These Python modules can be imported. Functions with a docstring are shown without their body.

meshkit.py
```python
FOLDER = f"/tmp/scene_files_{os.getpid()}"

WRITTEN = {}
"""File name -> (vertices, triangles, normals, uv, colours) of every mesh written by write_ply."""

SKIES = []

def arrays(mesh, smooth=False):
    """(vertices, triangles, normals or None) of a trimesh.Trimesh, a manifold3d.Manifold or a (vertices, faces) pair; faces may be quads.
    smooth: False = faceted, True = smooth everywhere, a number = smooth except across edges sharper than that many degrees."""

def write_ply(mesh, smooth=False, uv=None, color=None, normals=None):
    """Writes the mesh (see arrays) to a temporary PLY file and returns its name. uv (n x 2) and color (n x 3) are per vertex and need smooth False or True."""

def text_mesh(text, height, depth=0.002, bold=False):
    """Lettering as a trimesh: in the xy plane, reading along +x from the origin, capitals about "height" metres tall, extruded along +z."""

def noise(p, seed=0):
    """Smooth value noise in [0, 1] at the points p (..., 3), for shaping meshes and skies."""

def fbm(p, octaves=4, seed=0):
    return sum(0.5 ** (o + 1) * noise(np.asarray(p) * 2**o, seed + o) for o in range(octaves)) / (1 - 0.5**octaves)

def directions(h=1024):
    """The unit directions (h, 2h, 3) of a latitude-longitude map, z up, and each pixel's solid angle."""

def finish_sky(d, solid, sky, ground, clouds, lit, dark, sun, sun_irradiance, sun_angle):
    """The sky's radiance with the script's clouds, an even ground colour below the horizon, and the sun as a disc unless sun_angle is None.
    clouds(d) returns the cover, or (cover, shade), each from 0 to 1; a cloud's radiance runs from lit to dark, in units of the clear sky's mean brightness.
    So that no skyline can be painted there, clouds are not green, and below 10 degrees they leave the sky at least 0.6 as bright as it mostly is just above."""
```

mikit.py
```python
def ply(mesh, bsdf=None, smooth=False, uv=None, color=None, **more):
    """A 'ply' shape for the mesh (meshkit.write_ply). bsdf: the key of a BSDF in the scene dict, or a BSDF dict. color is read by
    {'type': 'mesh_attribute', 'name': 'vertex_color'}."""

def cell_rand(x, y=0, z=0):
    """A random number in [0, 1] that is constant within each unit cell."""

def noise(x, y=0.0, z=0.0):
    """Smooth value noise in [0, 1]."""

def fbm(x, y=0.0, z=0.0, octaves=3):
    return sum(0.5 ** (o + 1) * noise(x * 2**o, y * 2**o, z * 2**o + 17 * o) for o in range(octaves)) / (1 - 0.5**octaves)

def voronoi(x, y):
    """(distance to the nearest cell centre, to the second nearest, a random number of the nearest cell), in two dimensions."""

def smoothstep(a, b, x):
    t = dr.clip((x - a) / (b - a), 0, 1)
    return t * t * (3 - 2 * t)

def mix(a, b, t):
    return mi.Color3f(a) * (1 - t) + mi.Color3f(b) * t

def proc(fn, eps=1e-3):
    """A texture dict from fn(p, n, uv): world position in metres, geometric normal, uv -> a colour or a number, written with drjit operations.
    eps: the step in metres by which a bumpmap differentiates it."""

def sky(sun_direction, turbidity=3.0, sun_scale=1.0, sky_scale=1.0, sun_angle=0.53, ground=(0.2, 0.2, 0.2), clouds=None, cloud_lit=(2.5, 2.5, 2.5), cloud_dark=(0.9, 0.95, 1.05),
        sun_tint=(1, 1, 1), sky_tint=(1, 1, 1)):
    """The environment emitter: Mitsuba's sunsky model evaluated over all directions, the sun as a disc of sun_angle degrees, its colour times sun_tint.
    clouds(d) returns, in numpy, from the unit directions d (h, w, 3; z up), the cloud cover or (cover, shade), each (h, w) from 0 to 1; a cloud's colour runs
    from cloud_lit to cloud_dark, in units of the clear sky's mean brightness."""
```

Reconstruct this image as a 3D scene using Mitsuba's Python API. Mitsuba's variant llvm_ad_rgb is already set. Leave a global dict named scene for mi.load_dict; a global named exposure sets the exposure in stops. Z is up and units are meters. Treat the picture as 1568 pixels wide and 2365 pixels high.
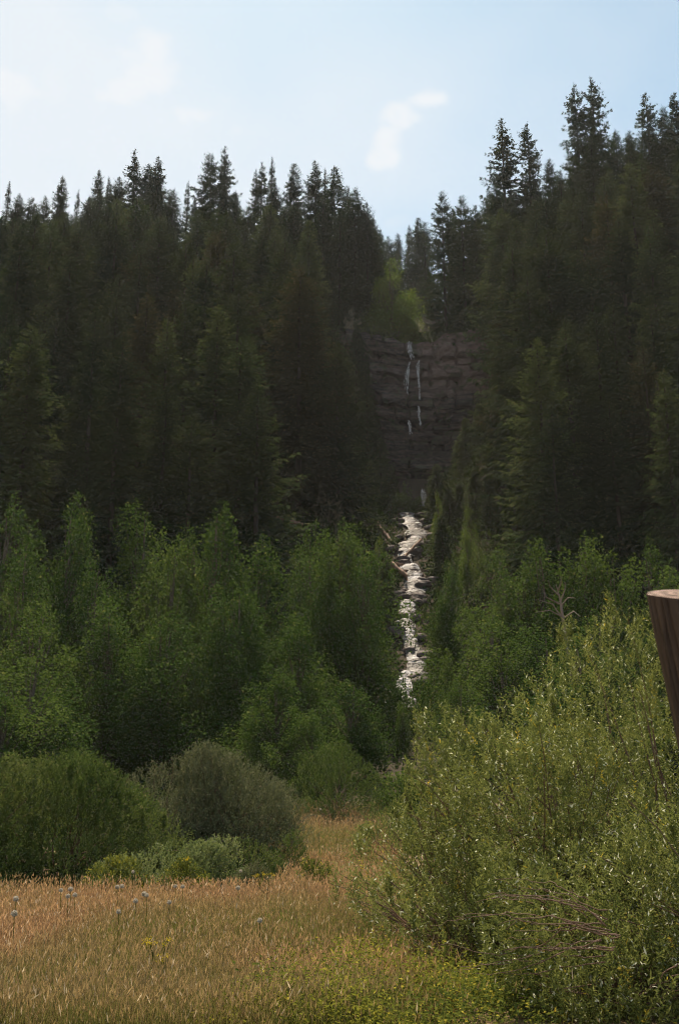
import math, random
import numpy as np, trimesh, drjit as dr, mitsuba as mi
import meshkit, mikit
from mikit import proc, noise, fbm, cell_rand, smoothstep, mix, ply

T = mi.ScalarTransform4f
scene, labels = {}, {}
PI = math.pi

# ------------------------------------------------------------------ camera, sky, exposure
EYE, PITCH, FOV = 1.65, math.radians(15.5), 36.0
scene['camera'] = {'type': 'thinlens', 'fov': FOV, 'fov_axis': 'x', 'aperture_radius': 0.0022, 'focus_distance': 40.0,
                   'near_clip': 0.1, 'far_clip': 3000.0,
                   'to_world': T().look_at(origin=[0, 0, EYE], target=[0, math.cos(PITCH), EYE + math.sin(PITCH)], up=[0, 0, 1])}
exposure = 2.7
SUN_AZ, SUN_EL = math.radians(-10), math.radians(61)      # azimuth from +y (ahead), negative = to the left
sun = [math.sin(SUN_AZ) * math.cos(SUN_EL), math.cos(SUN_AZ) * math.cos(SUN_EL), math.sin(SUN_EL)]


def clouds(d):
    az, el = np.degrees(np.arctan2(d[..., 0], d[..., 1])), np.degrees(np.arcsin(np.clip(d[..., 2], -1, 1)))
    q = np.stack([d[..., 0], d[..., 1], d[..., 2] * 1.6], -1)
    wob = meshkit.fbm(q * 9 + 3.1, 5, seed=4) - 0.5
    fine = meshkit.fbm(q * 30 + 7.7, 4, seed=9) - 0.5
    out = np.zeros(az.shape)
    for (a, e, ra, re, k) in ((-12.6, 37.6, 5.2, 3.0, 1.0), (-9.0, 35.9, 5.4, 1.7, .9), (-14.5, 40.2, 2.6, 1.6, .7), (-20.2, 34.6, 2.2, 3.2, 1.0), (-17.7, 36.6, 1.2, 1.7, .8), (2.9, 35.0, 1.6, 1.9, 1.15), (3.6, 36.1, 1.6, 1.0, 1.15), (5.4, 36.9, 1.6, .6, .95),
                              (3.0, 31.0, 3.6, 1.6, .6), (-34, 30, 12, 5, .9), (30, 24, 11, 4, .7), (60, 33, 14, 6, .8), (-80, 38, 16, 7, .8), (140, 35, 18, 8, .8), (-150, 30, 20, 8, .9)):
        r2 = ((az - a) / ra) ** 2 + ((el - e) / re) ** 2
        out = np.maximum(out, k * np.clip(0.95 * (1.18 - np.sqrt(r2)) + 1.4 * wob + 1.5 * fine, 0, 1))
    veil = np.clip(0.55 - 0.014 * np.clip(az, -40, 40) + 0.9 * (meshkit.fbm(q * 4 + 1.3, 4, seed=2) - 0.5), 0.05, 0.85)
    c = np.clip(np.maximum(out * out * (3 - 2 * out), veil), 0, 1)
    return c, np.zeros_like(c)


scene['sky_light'] = mikit.sky(sun, turbidity=3.0, clouds=clouds, cloud_lit=(1.64, 1.71, 1.77), cloud_dark=(0.9, 0.92, 0.95), sky_tint=(1.07, 1.10, 0.90), sky_scale=0.86)

# ------------------------------------------------------------------ helpers
rng = np.random.default_rng(11)


def ray(px, py):
    """Direction seen at a point of the photograph, in units of its 1568 x 2365 view."""
    a, b = (px - 784) / 2413, (1182.5 - py) / 2413
    return np.array([a, math.cos(PITCH) - b * math.sin(PITCH), math.sin(PITCH) + b * math.cos(PITCH)])


def at(px, py, Y):
    """The point at ground distance Y ahead on that direction."""
    d = ray(px, py)
    return np.array([0, 0, EYE]) + d * (Y / d[1])


def sstep(a, b, x):
    t = np.clip((np.asarray(x, float) - a) / (b - a), 0, 1)
    return t * t * (3 - 2 * t)


AX_Y = [-50, 25, 36, 45, 60, 75, 118, 146.0, 148.5, 220, 300, 500]
AX_Z = [0, 0.0, 0.85, 2.0, 5.4, 10.4, 33.2, 47.5, 66.6, 110, 142, 170]


def stream_x(y):
    return 5.0 + (np.asarray(y, float) - 75) * 0.079


def height(x, y):
    x, y = np.asarray(x, float), np.asarray(y, float)
    axis = np.interp(y, AX_Y, AX_Z)
    s = 0.78 + 0.17 * sstep(12, 42, x) + 0.10 * sstep(-60, -140, x)
    u = y - 58 - 4 * np.sin(x * 0.05 + 1)
    ramp = np.where(u > 0, u, 0) - 9 * (1 - np.exp(-np.clip(u, 0, None) / 9)) * 0.5
    ramp = np.where(y > 178, np.minimum(ramp, 115.5) + (y - 178) * 0.42, ramp)
    face = s * ramp + np.interp(y, [-50, 25, 36, 60, 100], [0, 0.0, 0.7, 2.4, 3.5])
    w = 7.5 + 4 * sstep(118, 146, y) + 12 * sstep(160, 230, y)
    g = np.exp(-np.abs((x - stream_x(y)) / w) ** 3)
    z = face * (1 - g) + axis * g
    z = np.where(y > 260, np.minimum(z, 160 + 0 * x), z)
    n = meshkit.fbm(np.stack([x * 0.08, y * 0.08, 0 * x], -1), 4, seed=5) - 0.5
    return z + n * np.interp(np.hypot(x, y), [0, 30, 70, 200], [0.12, 0.2, 2.0, 3.5]) * (1 - 0.85 * g * sstep(40, 60, y))


def hz(x, y):
    return float(height(np.array([x]), np.array([y]))[0])


def numbered(name):
    if name not in labels and name not in scene and not any(k.startswith(name + '__') for k in scene):
        return name
    i = 1
    while True:
        k = f'{name}_{i:03d}'
        if k not in labels and k not in scene:
            return k
        i += 1


COUNT = {}


def thing(name, label, cat, group=None, kind=None):
    n = COUNT.get(name, 0)
    COUNT[name] = n + 1
    key = name if n == 0 else f'{name}_{n:03d}'
    labels[key] = {'label': label}
    if cat: labels[key]['category'] = cat
    if group: labels[key]['group'] = group
    if kind: labels[key]['kind'] = kind
    return key


def part(parent, name, shape, to_world=None, **lab):
    k = f'{parent}__{name}'
    n = COUNT.get(k, 0)
    COUNT[k] = n + 1
    key = k if n == 0 else f'{k}_{n:03d}'
    scene[key] = {**shape, 'to_world': to_world} if to_world is not None else dict(shape)
    if lab: labels[key] = lab
    return key


class MB:
    """Collects triangles (numpy) into one mesh."""
    def __init__(self): self.v, self.f, self.c, self.n = [], [], [], 0

    def add(self, v, f, color=None):
        v = np.asarray(v, float)
        self.v.append(v); self.f.append(np.asarray(f) + self.n); self.n += len(v)
        if color is not None: self.c.append(np.broadcast_to(np.asarray(color, float), (len(v), 3)))

    def tube(self, pts, rad, sides=6, color=None, cap=True):
        p = np.asarray(pts, float); r = np.broadcast_to(np.asarray(rad, float), (len(p),))
        t = np.gradient(p, axis=0); t /= np.linalg.norm(t, axis=1, keepdims=True) + 1e-12
        a = np.cross(t, np.where(np.abs(t[:, 2:]) < 0.9, [0, 0, 1.0], [1.0, 0, 0])); a /= np.linalg.norm(a, axis=1, keepdims=True) + 1e-12
        b, ang = np.cross(t, a), np.arange(sides) * 2 * PI / sides
        v = p[:, None] + r[:, None, None] * (np.cos(ang)[None, :, None] * a[:, None] + np.sin(ang)[None, :, None] * b[:, None])
        i, j = np.meshgrid(np.arange(len(p) - 1), np.arange(sides), indexing='ij')
        q = np.stack([i * sides + j, i * sides + (j + 1) % sides, (i + 1) * sides + (j + 1) % sides, (i + 1) * sides + j], -1).reshape(-1, 4)
        f = np.vstack([q[:, [0, 1, 2]], q[:, [0, 2, 3]]])
        v = v.reshape(-1, 3)
        if cap:
            m = len(v)
            v = np.vstack([v, p[:1], p[-1:]])
            k = np.arange(sides)
            f = np.vstack([f, np.stack([k * 0 + m, (k + 1) % sides, k], 1), np.stack([k * 0 + m + 1, m - sides + k, m - sides + (k + 1) % sides], 1)])
        self.add(v, f, color)

    def leaves(self, base, d, nrm, L, W, color=None, fold=0.0, wide=0.45):
        """Kite leaves: base points, directions, face normals, lengths, widths."""
        d = d / (np.linalg.norm(d, axis=1, keepdims=True) + 1e-9)
        s = np.cross(d, nrm); s /= np.linalg.norm(s, axis=1, keepdims=True) + 1e-9
        up = np.cross(s, d)
        L, W = np.broadcast_to(L, (len(base),))[:, None], np.broadcast_to(W, (len(base),))[:, None]
        m = base + d * L * wide + up * W * fold
        v = np.stack([base, m + s * W / 2, base + d * L, m - s * W / 2], 1).reshape(-1, 3)
        k = np.arange(len(base))[:, None] * 4
        f = np.concatenate([k + [0, 1, 2], k + [0, 2, 3]], 0) if fold else np.concatenate([k + [0, 1, 3], k + [1, 2, 3]], 0)
        self.add(v, f, None if color is None else np.repeat(color, 4, 0))

    def mesh(self): return np.vstack(self.v), np.vstack(self.f)

    def ply(self, bsdf, smooth=False):
        return ply(self.mesh(), bsdf, smooth, color=np.vstack(self.c) if self.c else None)


def unit(v): return v / (np.linalg.norm(v, axis=-1, keepdims=True) + 1e-9)


def rdir(r, n): return unit(r.normal(size=(n, 3)))

# ------------------------------------------------------------------ materials
def mat(key, base, rough=0.8, spec=0.3, **more):
    scene[key] = {'type': 'twosided', 'b': {'type': 'principled', 'base_color': base if isinstance(base, dict) else {'type': 'rgb', 'value': list(base)}, 'roughness': rough, 'specular': spec, **more}}


def leaf(key, base, trans, rough=0.5, spec_eta=1.4):
    scene[key] = {'type': 'principledthin', 'base_color': base if isinstance(base, dict) else {'type': 'rgb', 'value': list(base)}, 'roughness': rough, 'diff_trans': trans, 'eta': spec_eta}


def speckled(a, b, c, f=9.0, low=0.12, pc=0.04):
    """Leaf colours: drifts from a to b over a tree's width, jitters leaf by leaf, a few leaves of c."""
    def fn(p, n, uv):
        t = smoothstep(0.3, 0.7, noise(p.x * low, p.y * low, p.z * low))
        j = cell_rand(p.x * f, p.y * f, p.z * f)
        col = mix(a, b, dr.clip(0.7 * t + 0.6 * (j - 0.5) + 0.15, 0, 1))
        return dr.select(j > 1 - pc, mi.Color3f(c), col)
    return proc(fn)


leaf('spruce_needles', speckled((0.019, 0.033, 0.014), (0.042, 0.056, 0.021), (0.080, 0.078, 0.038), 5.0, 0.11, 0.05), 0.35, 0.6)
leaf('brown_spruce_needles', speckled((0.027, 0.030, 0.013), (0.058, 0.056, 0.023), (0.10, 0.08, 0.04), 5.0, 0.11, 0.06), 0.35, 0.6)
leaf('pale_spruce_needles', speckled((0.036, 0.056, 0.022), (0.078, 0.098, 0.034), (0.11, 0.11, 0.05), 5.0, 0.11, 0.05), 0.4, 0.6)
leaf('aspen_leaves', speckled((0.040, 0.072, 0.016), (0.082, 0.118, 0.025), (0.16, 0.17, 0.05), 6.0, 0.2, 0.03), 0.75, 0.5)
leaf('bright_leaves', speckled((0.070, 0.112, 0.022), (0.115, 0.155, 0.032), (0.25, 0.25, 0.05), 6.0, 0.2, 0.03), 0.9, 0.5)
leaf('undergrowth_leaves', speckled((0.022, 0.036, 0.011), (0.046, 0.062, 0.018), (0.10, 0.10, 0.04), 6.0, 0.2, 0.03), 0.5, 0.6)
leaf('willow_leaves', {'type': 'mesh_attribute', 'name': 'vertex_color'}, 0.8, 0.34, 1.7)
WT = ((0.084, 0.108, 0.025), (0.235, 0.248, 0.072), (0.68, 0.68, 0.52), (0.50, 0.38, 0.05))
leaf('grey_leaves', speckled((0.090, 0.102, 0.046), (0.138, 0.142, 0.070), (0.22, 0.20, 0.12), 12.0, 0.4, 0.04), 0.5, 0.5)
leaf('thicket_leaves', speckled((0.062, 0.092, 0.022), (0.115, 0.138, 0.038), (0.18, 0.17, 0.07), 14.0, 0.4, 0.03), 0.6, 0.45)
leaf('weed_leaves', speckled((0.065, 0.090, 0.020), (0.20, 0.20, 0.028), (0.40, 0.34, 0.05), 30.0, 1.2, 0.07), 0.8, 0.5)
leaf('sage_leaves', speckled((0.14, 0.175, 0.060), (0.20, 0.225, 0.085), (0.24, 0.26, 0.16), 25.0, 1.2, 0.05), 0.7, 0.4)
leaf('pale_leaves', speckled((0.26, 0.23, 0.16), (0.36, 0.31, 0.22), (0.45, 0.4, 0.3), 8.0, 0.3, 0.05), 0.5, 0.5)
leaf('grass_blades', {'type': 'mesh_attribute', 'name': 'vertex_color'}, 0.9, 0.6)
leaf('yellow_petals', (0.55, 0.42, 0.03), 0.6, 0.6)
leaf('seed_down', (0.45, 0.42, 0.35), 0.8, 0.7)


def bark_fn(a, b, sc):
    return proc(lambda p, n, uv: mix(a, b, fbm(p.x * sc, p.y * sc, p.z * sc * 0.25, 3)))


mat('spruce_bark', bark_fn((0.025, 0.020, 0.016), (0.065, 0.052, 0.042), 6.0), 0.9)
mat('aspen_bark', bark_fn((0.05, 0.037, 0.025), (0.13, 0.10, 0.07), 5.0), 0.85)
mat('dead_wood', bark_fn((0.10, 0.075, 0.055), (0.22, 0.17, 0.13), 5.0), 0.85)
mat('twig_bark', bark_fn((0.07, 0.040, 0.026), (0.19, 0.11, 0.072), 14.0), 0.7)
mat('log_wood', bark_fn((0.09, 0.055, 0.035), (0.26, 0.16, 0.10), 3.0), 0.8)


def ground_fn(p, n, uv):
    m = fbm(p.x * 0.35, p.y * 0.35, 0.0, 4)
    f = fbm(p.x * 6, p.y * 6, p.z * 6, 3)
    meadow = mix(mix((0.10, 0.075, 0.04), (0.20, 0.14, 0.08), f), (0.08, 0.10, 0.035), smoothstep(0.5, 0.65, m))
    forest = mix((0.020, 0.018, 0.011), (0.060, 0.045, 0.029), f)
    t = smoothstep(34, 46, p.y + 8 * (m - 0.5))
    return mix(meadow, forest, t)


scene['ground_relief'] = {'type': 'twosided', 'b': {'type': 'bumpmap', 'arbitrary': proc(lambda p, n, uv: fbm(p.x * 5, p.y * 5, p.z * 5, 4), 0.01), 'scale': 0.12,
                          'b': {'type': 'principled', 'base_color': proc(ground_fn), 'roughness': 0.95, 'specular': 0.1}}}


def rock_fn(p, n, uv):
    band = fbm(p.x * 0.15, p.y * 0.15, p.z * 2.2, 4)
    g = fbm(p.x * 3, p.y * 3, p.z * 3, 3)
    c = mix((0.014, 0.012, 0.011), (0.115, 0.078, 0.068), smoothstep(0.36, 0.68, 0.45 * band + 0.25 * g + 0.3 * fbm(p.x * 0.22 + 3, p.y * 0.2, p.z * 0.3, 3)))
    pale = smoothstep(9.5, 13.5, p.x + 2.5 * (g - .5)) * smoothstep(57.5, 60.5, p.z + 4 * (band - .5))
    c = mix(c, mix((0.10, 0.070, 0.062), (0.25, 0.17, 0.15), 0.5 * band + 0.5 * g), 0.7 * pale)
    return mix(c, (0.05, 0.06, 0.03), 0.7 * smoothstep(0.55, 0.72, fbm(p.x * 0.9 + 9, p.y * 0.9, p.z * 0.9, 3)))


scene['cliff_rock'] = {'type': 'twosided', 'b': {'type': 'bumpmap', 'arbitrary': proc(lambda p, n, uv: fbm(p.x * 2, p.y * 2, p.z * 6, 4), 0.02), 'scale': 0.5,
                       'b': {'type': 'principled', 'base_color': proc(rock_fn), 'roughness': 0.75, 'specular': 0.4}}}
scene['wet_rock'] = {'type': 'twosided', 'b': {'type': 'principled', 'base_color': proc(lambda p, n, uv: mix((0.04, 0.032, 0.028), (0.10, 0.078, 0.068), fbm(p.x * 3, p.y * 3, p.z * 3, 4))), 'roughness': 0.75, 'specular': 0.15}}


def stream_fn(p, n, uv):
    w = fbm(p.x * 1.1, p.y * 1.2, p.z * 5.0, 4)
    foam = smoothstep(0.46, 0.64, 0.62 * w + 0.38 * noise(p.x * 0.7, p.y * 1.1, p.z * 1.1))
    return mix((0.045, 0.040, 0.034), (0.33, 0.325, 0.32), foam)


scene['stream_water'] = {'type': 'twosided', 'b': {'type': 'bumpmap', 'arbitrary': proc(lambda p, n, uv: fbm(p.x * 4, p.y * 4, p.z * 8, 3), 0.01), 'scale': 0.18,
                         'b': {'type': 'principled', 'base_color': proc(stream_fn), 'roughness': 0.55, 'specular': 0.2}}}
scene['falling_water'] = {'type': 'principledthin', 'base_color': proc(lambda p, n, uv: mix((0.42, 0.43, 0.45), (0.80, 0.81, 0.84), fbm(p.x * 6, p.y * 6, p.z * 1.2, 3))), 'roughness': 0.3, 'diff_trans': 0.8}


def post_fn(p, n, uv):
    grain = fbm(p.x * 60, p.y * 60, p.z * 3, 4)
    crack = smoothstep(0.60, 0.68, fbm(p.x * 38 + 5, p.y * 38, p.z * 1.1, 3))
    return mix(mix((0.024, 0.014, 0.009), (0.066, 0.040, 0.025), grain), (0.03, 0.018, 0.012), crack)


scene['post_wood'] = {'type': 'twosided', 'b': {'type': 'bumpmap', 'arbitrary': proc(lambda p, n, uv: fbm(p.x * 60, p.y * 60, p.z * 3, 4), 0.002), 'scale': 0.006,
                      'b': {'type': 'principled', 'base_color': proc(post_fn), 'roughness': 0.7, 'specular': 0.3}}}


def cut_fn(p, n, uv):
    r = dr.sqrt(dr.square(p.x - POST_TOP[0]) + dr.square(p.y - POST_TOP[1])) * 180 + 3 * noise(p.x * 30, p.y * 30)
    return mix((0.085, 0.055, 0.040), (0.19, 0.125, 0.095), 0.5 + 0.5 * dr.sin(r))


scene['cut_wood'] = {'type': 'twosided', 'b': {'type': 'principled', 'base_color': proc(cut_fn), 'roughness': 0.8, 'specular': 0.2}}

# ------------------------------------------------------------------ the setting: terrain
def grid_axis(lo, hi, near_lo, near_hi, step, far_n):
    mid = np.arange(near_lo, near_hi + 1e-6, step)
    a = near_lo - np.geomspace(step, near_lo - lo, far_n)[::-1] if near_lo > lo else []
    b = near_hi + np.geomspace(step, hi - near_hi, far_n)
    return np.concatenate([a, mid, b])


gx, gy = grid_axis(-900, 900, -78, 78, 0.9, 22), np.concatenate([-6 - np.geomspace(0.6, 894, 20)[::-1], np.arange(-6, 20.3, 0.6), np.arange(20.6, 250, 0.9), 250 + np.geomspace(1, 900, 20)])
X, Y = np.meshgrid(gx, gy)
Z = height(X, Y)
Z = np.where(np.abs(X) > 120, Z * np.clip(1 - (np.abs(X) - 120) / 1500, 0.3, 1), Z)
i, j = np.meshgrid(np.arange(len(gy) - 1), np.arange(len(gx) - 1), indexing='ij')
nx = len(gx)
q = np.stack([i * nx + j, i * nx + j + 1, (i + 1) * nx + j + 1, (i + 1) * nx + j], -1).reshape(-1, 4)
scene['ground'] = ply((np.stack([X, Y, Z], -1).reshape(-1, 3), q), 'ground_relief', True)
labels['ground'] = {'label': 'meadow floor rising into the steep forested hillside', 'kind': 'structure'}

# cliff: a recessed wall of bedded rock behind the waterfall
def cliff():
    n_u, n_v = 130, 170
    u, v = np.meshgrid(np.linspace(-1, 1, n_u), np.linspace(0, 1, n_v))
    x = 11.3 + u * 12.5
    y = 146.2 - 3.5 * u ** 2 - 0.6 * v
    z = 43 + v * (24.2 + 1.8 * np.clip(np.abs(x - 9.4) / 6, 0, 1)) + 2.2 * (meshkit.fbm(np.stack([x * 0.35, 0 * x, 0 * x], -1), 3, 7) - 0.5) * v
    beds = meshkit.noise(np.stack([x * 0.04, 0 * x, z * 0.55], -1), 3)
    st = np.floor(z * 0.62 + 1.2 * meshkit.noise(np.stack([x * 0.05, 0 * x, 0 * x], -1), 8))
    led = (np.sin(st * 12.9898) * 43758.5453) % 1.0
    y = y - 2.3 * led - 0.9 * beds + 0.9 * np.exp(-((meshkit.noise(np.stack([x * .55, led * 40, z * .12], -1), 17) - .5) / .035) ** 2) - 1.3 * meshkit.fbm(np.stack([x * 0.5, 0 * x, z * 0.8], -1), 4, 1)
    i, j = np.meshgrid(np.arange(n_v - 1), np.arange(n_u - 1), indexing='ij')
    q = np.stack([i * n_u + j, i * n_u + j + 1, (i + 1) * n_u + j + 1, (i + 1) * n_u + j], -1).reshape(-1, 4)
    k = thing('cliff', 'dark reddish brown bedded rock cliff behind the thin waterfall', None, None, 'structure')
    part(k, 'rock_face', ply((np.stack([x, y, z], -1).reshape(-1, 3), q), 'cliff_rock'))
    r = np.random.default_rng(5)
    for n in range(30):
        lx, lz = r.uniform(4.5, 19.5), r.uniform(48, 66)
        w, h = r.uniform(0.8, 3.4), r.uniform(0.3, 1.5)
        b = trimesh.creation.box((w, 2.6, h)).subdivide().subdivide()
        vv = np.array(b.vertices)
        vv *= 1 - 0.12 * (meshkit.noise(vv * 1.7 + n * 3.3, 2)[:, None] - 0.2) * 2
        vv[:, 2] += 0.25 * (meshkit.noise(vv * 0.9 + n, 6) - 0.5)
        uu = (lx - 11.3) / 12.5
        vv += [lx, 144.6 - 3.5 * uu ** 2 + r.uniform(-1.1, 0.3), lz]
        part(k, 'rock_ledge', ply((vv, b.faces), 'cliff_rock'))


cliff()


def stream():
    ys = np.arange(64, 121.5, 0.16)
    us = np.linspace(-1, 1, 13)
    U, Yv = np.meshgrid(us, ys)
    half = np.interp(Yv, [64, 75, 85, 97, 118, 124], [.8, .75, .7, .9, 1.05, .8]) * (1 + 0.9 * (meshkit.noise(np.stack([Yv * 0.5, U * 0, U * 0], -1), 2) - 0.5))
    x = stream_x(Yv) + U * half + 0.5 * np.sin(Yv * 0.35)
    base = np.interp(Yv, AX_Y, AX_Z) + 0.30
    step = 2.6
    ph = (Yv + 0.9 * meshkit.noise(np.stack([U * 1.2 + 7, Yv * 0.2, 0 * U], -1), 4)) / step
    fr = ph - np.floor(ph)
    base += 0.55 * (sstep(0.0, 0.42, fr) - fr)
    z = base + 0.28 * (meshkit.fbm(np.stack([x * 1.2, Yv * 1.2, 0 * x], -1), 3, 2) - 0.5) - 0.25 * np.abs(U) ** 3
    i, j = np.meshgrid(np.arange(len(ys) - 1), np.arange(len(us) - 1), indexing='ij')
    q = np.stack([i * 13 + j, i * 13 + j + 1, (i + 1) * 13 + j + 1, (i + 1) * 13 + j], -1).reshape(-1, 4)
    scene['stream'] = ply((np.stack([x, Yv, z], -1).reshape(-1, 3), q), 'stream_water', True)
    labels['stream'] = {'label': 'white cascading stream tumbling down between the trees below the cliff', 'kind': 'structure'}


stream()


def waterfall():
    k = thing('waterfall', 'thin white waterfall dropping in strands down the dark cliff', 'waterfall')
    r = np.random.default_rng(3)
    YF = 141.2
    for (pts, w) in (([(943, 788), (944, 806), (950, 832)], 0.55), ([(946, 836), (942, 850), (940, 890), (941, 912)], 0.30), ([(966, 834), (965, 850), (967, 890), (968, 925)], 0.28),
                     ([(967, 938), (968, 958), (970, 984)], 0.36), ([(944, 972), (946, 992), (948, 1004)], 0.22), ([(975, 1130), (976, 1150), (972, 1172)], 0.4)):
        mb = MB()
        for s in range(9):
            P = np.array([at(px, py, YF if py < 1100 else 122) for px, py in pts])
            tt = np.linspace(0, 1, 16); kn = np.linspace(0, 1, len(P))
            p = np.stack([np.interp(tt, kn, P[:, c]) for c in range(3)], 1)
            off = r.normal(0, w * 0.35)
            p[:, 0] += off + 0.08 * np.sin(tt * 9 + r.uniform(0, 6)) + r.normal(0, 0.02, 16)
            p[:, 1] += r.normal(0, 0.12) - 0.4 * tt
            i0 = int(r.integers(0, 7)) * (s % 3 > 0); i1 = int(r.integers(i0 + 4, 17)) if s % 3 else 16
            mb.tube(p[i0:i1], (0.010 + 0.075 * r.random(16) ** 2.5)[i0:i1], 5)
        part(k, 'water_strand', mb.ply('falling_water', True))


waterfall()

# ------------------------------------------------------------------ trees
def spruce(seed, H, R, low=0.04, droop=0.5, gap=0.0, open_=1.0, whorl=0.40, fine=1.0):
    r = np.random.default_rng(seed)
    tr = MB()
    zs = np.linspace(0, 0.985 * H, 14)
    bend = np.cumsum(r.normal(0, 0.03, (14, 2)), 0)
    tr.tube(np.column_stack([bend, zs]), 0.012 * H * (1 - zs / H) ** 0.8 + 0.02, 6)
    C = MB()
    B, D, N, L, W = [], [], [], [], []
    z = low * H
    while z < H - 0.25:
        t = z / H
        rad = R * min((1 - t) ** 0.62 * 1.04, 1.0) * (0.55 + 0.45 * min(1, t / 0.10)) * (0.74 + 0.48 * r.random())
        nb = r.integers(7, 11)
        for b in range(nb):
            if r.random() < gap: continue
            a = r.uniform(0, 2 * PI)
            ln = rad * r.uniform(0.55, 1.18) + 0.04
            up0 = 0.55 * t - droop * (1 - t) * r.uniform(0.6, 1.3)
            m = max(3, int(ln / 0.27))
            s = (np.arange(m) + r.random(m) * 0.8) / m
            s = 0.12 + 0.88 * s
            out = np.array([math.cos(a), math.sin(a), 0])
            p = out * (s * ln)[:, None]
            p[:, 2] += z + r.uniform(-0.2, 0.2) + ln * (up0 * s + 0.28 * s ** 2.2 * (1 - t))
            tang = out + np.outer(np.ones(m), [0, 0, up0])
            for side in (-1, 1):
                lat = np.array([-out[1], out[0], 0]) * side
                d = tang * r.uniform(0.5, 1.0, (m, 1)) + lat * r.uniform(0.3, 1.0, (m, 1)) + np.column_stack([r.normal(0, .12, (m, 2)), r.uniform(-0.75, 0.15, m)])
                B.append(p); D.append(d)
                N.append(unit(np.column_stack([r.normal(0, .55, (m, 2)), np.ones(m)])))
                ll = (0.42 + 0.50 * r.random(m)) * (0.6 + 0.55 * (1 - t)) * fine * min(1, .38 + 5 * (1 - t)) * np.clip(1.25 - 0.5 * s, 0.4, 1.2)
                L.append(ll); W.append(ll * r.uniform(0.34, 0.58, m) * open_)
        z += whorl * r.uniform(0.6, 1.35) * (0.65 + 0.5 * (1 - t))
    # leader
    n = 16
    B.append(np.column_stack([r.normal(0, .03, (n, 2)) + bend[-1], np.linspace(H - 1.3, H - 0.05, n)])); D.append(np.column_stack([r.normal(0, .45, (n, 2)), np.ones(n)]))
    N.append(rdir(r, n)); L.append(np.full(n, .30)); W.append(np.full(n, .10))
    C.leaves(np.vstack(B), np.vstack(D), np.vstack(N), np.concatenate(L), np.concatenate(W))
    return tr, C


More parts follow.
